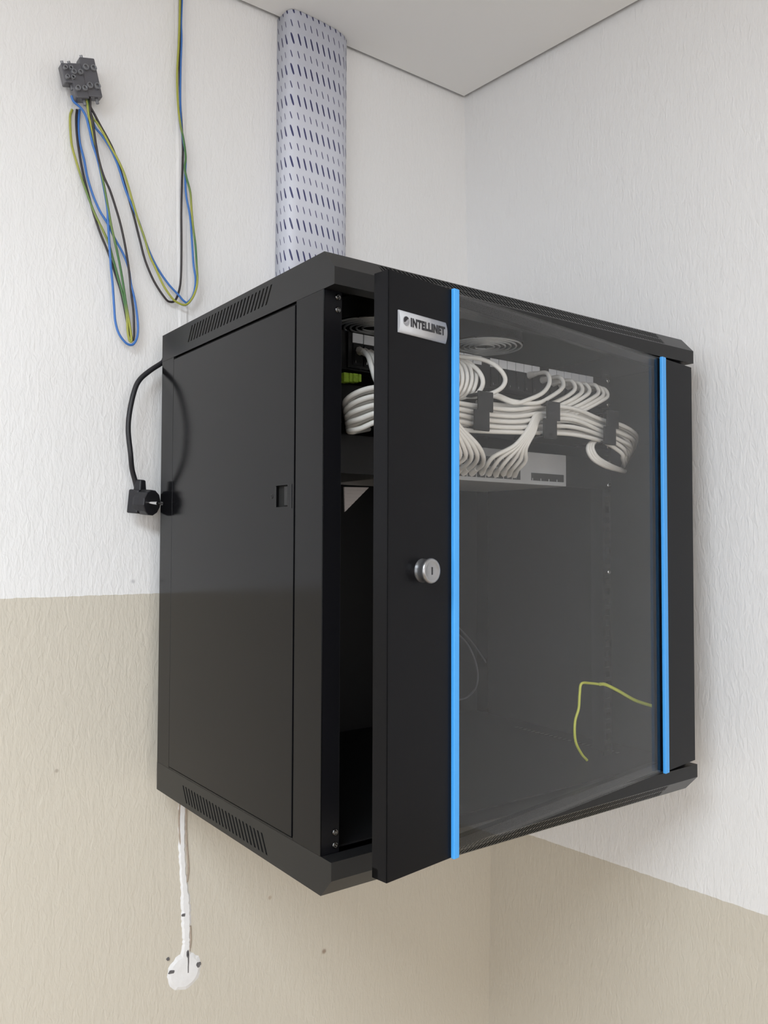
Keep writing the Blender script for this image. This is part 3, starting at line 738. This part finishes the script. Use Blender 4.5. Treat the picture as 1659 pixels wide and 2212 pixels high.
# three that leave the wall under the connectors and hang in a long narrow loop
house_wire([(240, 495), (226, 540), (228, 640), (238, 740), (265, 840), (303, 960), (335, 1050), (368, 1140), (403, 1225), (450, 1320), (490, 1410), (520, 1520), (555, 1650), (590, 1780), (612, 1900), (618, 2000), (628, 2065), (645, 2075), (636, 1990), (618, 1880), (603, 1790), (582, 1650), (560, 1530), (532, 1400), (507, 1290), (482, 1150), (450, 980), (402, 750), (375, 640), (358, 560), (345, 480), (335, 400)], M_WYG, 'yellow-green wire hanging in a long narrow loop below the grey connectors', [.488, .480, .476, .474, .472, .468])
house_wire([(272, 495), (267, 560), (272, 660), (288, 790), (314, 930), (348, 1065), (388, 1210), (432, 1340), (485, 1470), (528, 1600), (570, 1730), (600, 1870), (622, 1980), (650, 2068), (662, 2040), (662, 1980), (658, 1870), (642, 1740), (628, 1600), (602, 1430), (570, 1280), (532, 1150), (495, 1040), (455, 950), (420, 830), (397, 700), (382, 590), (366, 510), (362, 420)], M_WBLK, 'black wire hanging in a long narrow loop below the grey connectors', [.488, .482, .478, .476, .470, .466])
house_wire([(290, 495), (283, 600), (292, 720), (322, 840), (342, 950), (382, 1080), (430, 1190), (480, 1270), (528, 1370), (588, 1480), (625, 1580), (642, 1690), (668, 1800), (688, 1950), (684, 2045), (655, 2098), (612, 2092), (562, 2030), (536, 1950), (527, 1850), (517, 1700), (505, 1580), (495, 1430), (485, 1280), (480, 1170), (460, 1050), (440, 950), (412, 830), (380, 730), (355, 620), (333, 540), (300, 485), (250, 440), (235, 400)], M_WBLU, 'blue wire hanging in a long narrow loop below the grey connectors', [.488, .478, .474, .474, .472, .466])
def connector(px, py, w, h, d, tilt, label):
    c = at(px, py, y=0.468)
    t = thing('wire_connector', c, label, 'wire connector', 'grey connectors on the loose wires')
    t.rotation_euler = (0, tilt, 0)
    m = MB(); m.box(-w/2, w/2, -d/2, d/2, -h/2, h/2)
    sub(t, m, 'body', M_TERM, bevel=0.0016)
    m = MB()
    for k in range(2):
        x = (-0.25+0.5*k)*w; m.lathe([(w*0.2, 0), (w*0.2, 0.004), (w*0.13, 0.0048), (w*0.12, 0.001)], (x, -d/2, h*0.22), (0, -1, 0), 16); m.lathe([(w*0.2, 0), (w*0.2, 0.004), (w*0.13, 0.0048), (w*0.12, 0.001)], (x, -d/2, -h*0.24), (0, -1, 0), 16)
    sub(t, m, 'screw_tube', M_TERM2)
    m = MB()
    m.tube([(-w*0.2, 0, h/2-0.002), (-w*0.25, -0.002, h/2+0.005)], 0.0022, 8); m.tube([(w*0.2, 0, -h/2+0.002), (w*0.2, 0, -h/2-0.006)], 0.0024, 8)
    sub(t, m, 'wire_socket', M_TERM2)
connector(145, 163, 0.015, 0.026, 0.016, -0.25, 'leftmost and smallest of the grey wire connectors on the wall')
connector(166, 180, 0.018, 0.046, 0.018, -0.28, 'dark grey wire connector in the middle of the three on the wall')
connector(193, 172, 0.021, 0.052, 0.016, -0.24, 'rightmost and tallest of the grey wire connectors on the wall')

# ================================================================ POWER CORD with angled plug
t = thing('power_cord', at(300, 1085, y=0.452), 'black power cord with an angled plug hanging beside the cabinet', 'power cord')
o0 = t.location.copy()
P = [Vector((0.10, 0.470, 0.606+Z0)), Vector((0.05, 0.470, 0.604+Z0)), at(362, 772, y=0.466), at(351, 783, y=0.464), at(325, 800, y=0.462), at(302, 820, y=0.460), at(290, 845, y=0.458), at(280, 890, y=0.456), at(277, 930, y=0.455), at(282, 980, y=0.454), at(285, 1012, y=0.460), at(291, 1036, y=0.464), at(296, 1058, y=0.4655)]
m = MB().tube(P, 0.0036, 12, 0, 6); sub(t, loc(m), 'cord', M_RUB)
nrm = Vector((0.50, -0.86, -0.08)).normalized()
fc = at(315, 1085, y=0.452)
m = MB()
# round front of the plug
m.lathe([(0.0125, -0.0125), (0.0165, -0.010), (0.0178, -0.006), (0.0182, 0.000), (0.0182, 0.0100), (0.0176, 0.0115), (0.0150, 0.0118)], fc, nrm, 12, 0, False)
# earth notches
sub(t, loc(m), 'plug_face', M_RUB, bevel=0.0006)
m = MB()
bc = fc-nrm*0.012; upv = Vector((0.0, 0.0, 1)); upv = (upv-nrm*upv.dot(nrm)).normalized(); sd = nrm.cross(upv)
def blk(c, a, b, cc, top=1.0):
    lo = [c+sd*(-a)+nrm*(-b)-upv*cc, c+sd*a+nrm*(-b)-upv*cc, c+sd*a+nrm*b-upv*cc, c+sd*(-a)+nrm*b-upv*cc]
    hi = [c+sd*(-a*top)+nrm*(-b*top)+upv*cc, c+sd*a*top+nrm*(-b*top)+upv*cc, c+sd*a*top+nrm*b*top+upv*cc, c+sd*(-a*top)+nrm*b*top+upv*cc]
    m.hexa(lo, hi)
blk(bc, 0.0135, 0.0095, 0.0165, 0.95)
blk(bc+upv*0.0225, 0.0070, 0.0068, 0.0085, 0.75)
sub(t, loc(m), 'plug_body', M_RUB, bevel=0.002)
m = MB()
for sgn in (-1, 1):
    a = fc+sd*(sgn*0.0095)+nrm*0.0105; m.tube([a, a+nrm*0.017], 0.0023, 10)
sub(t, loc(m), 'pin', M_CHROME)
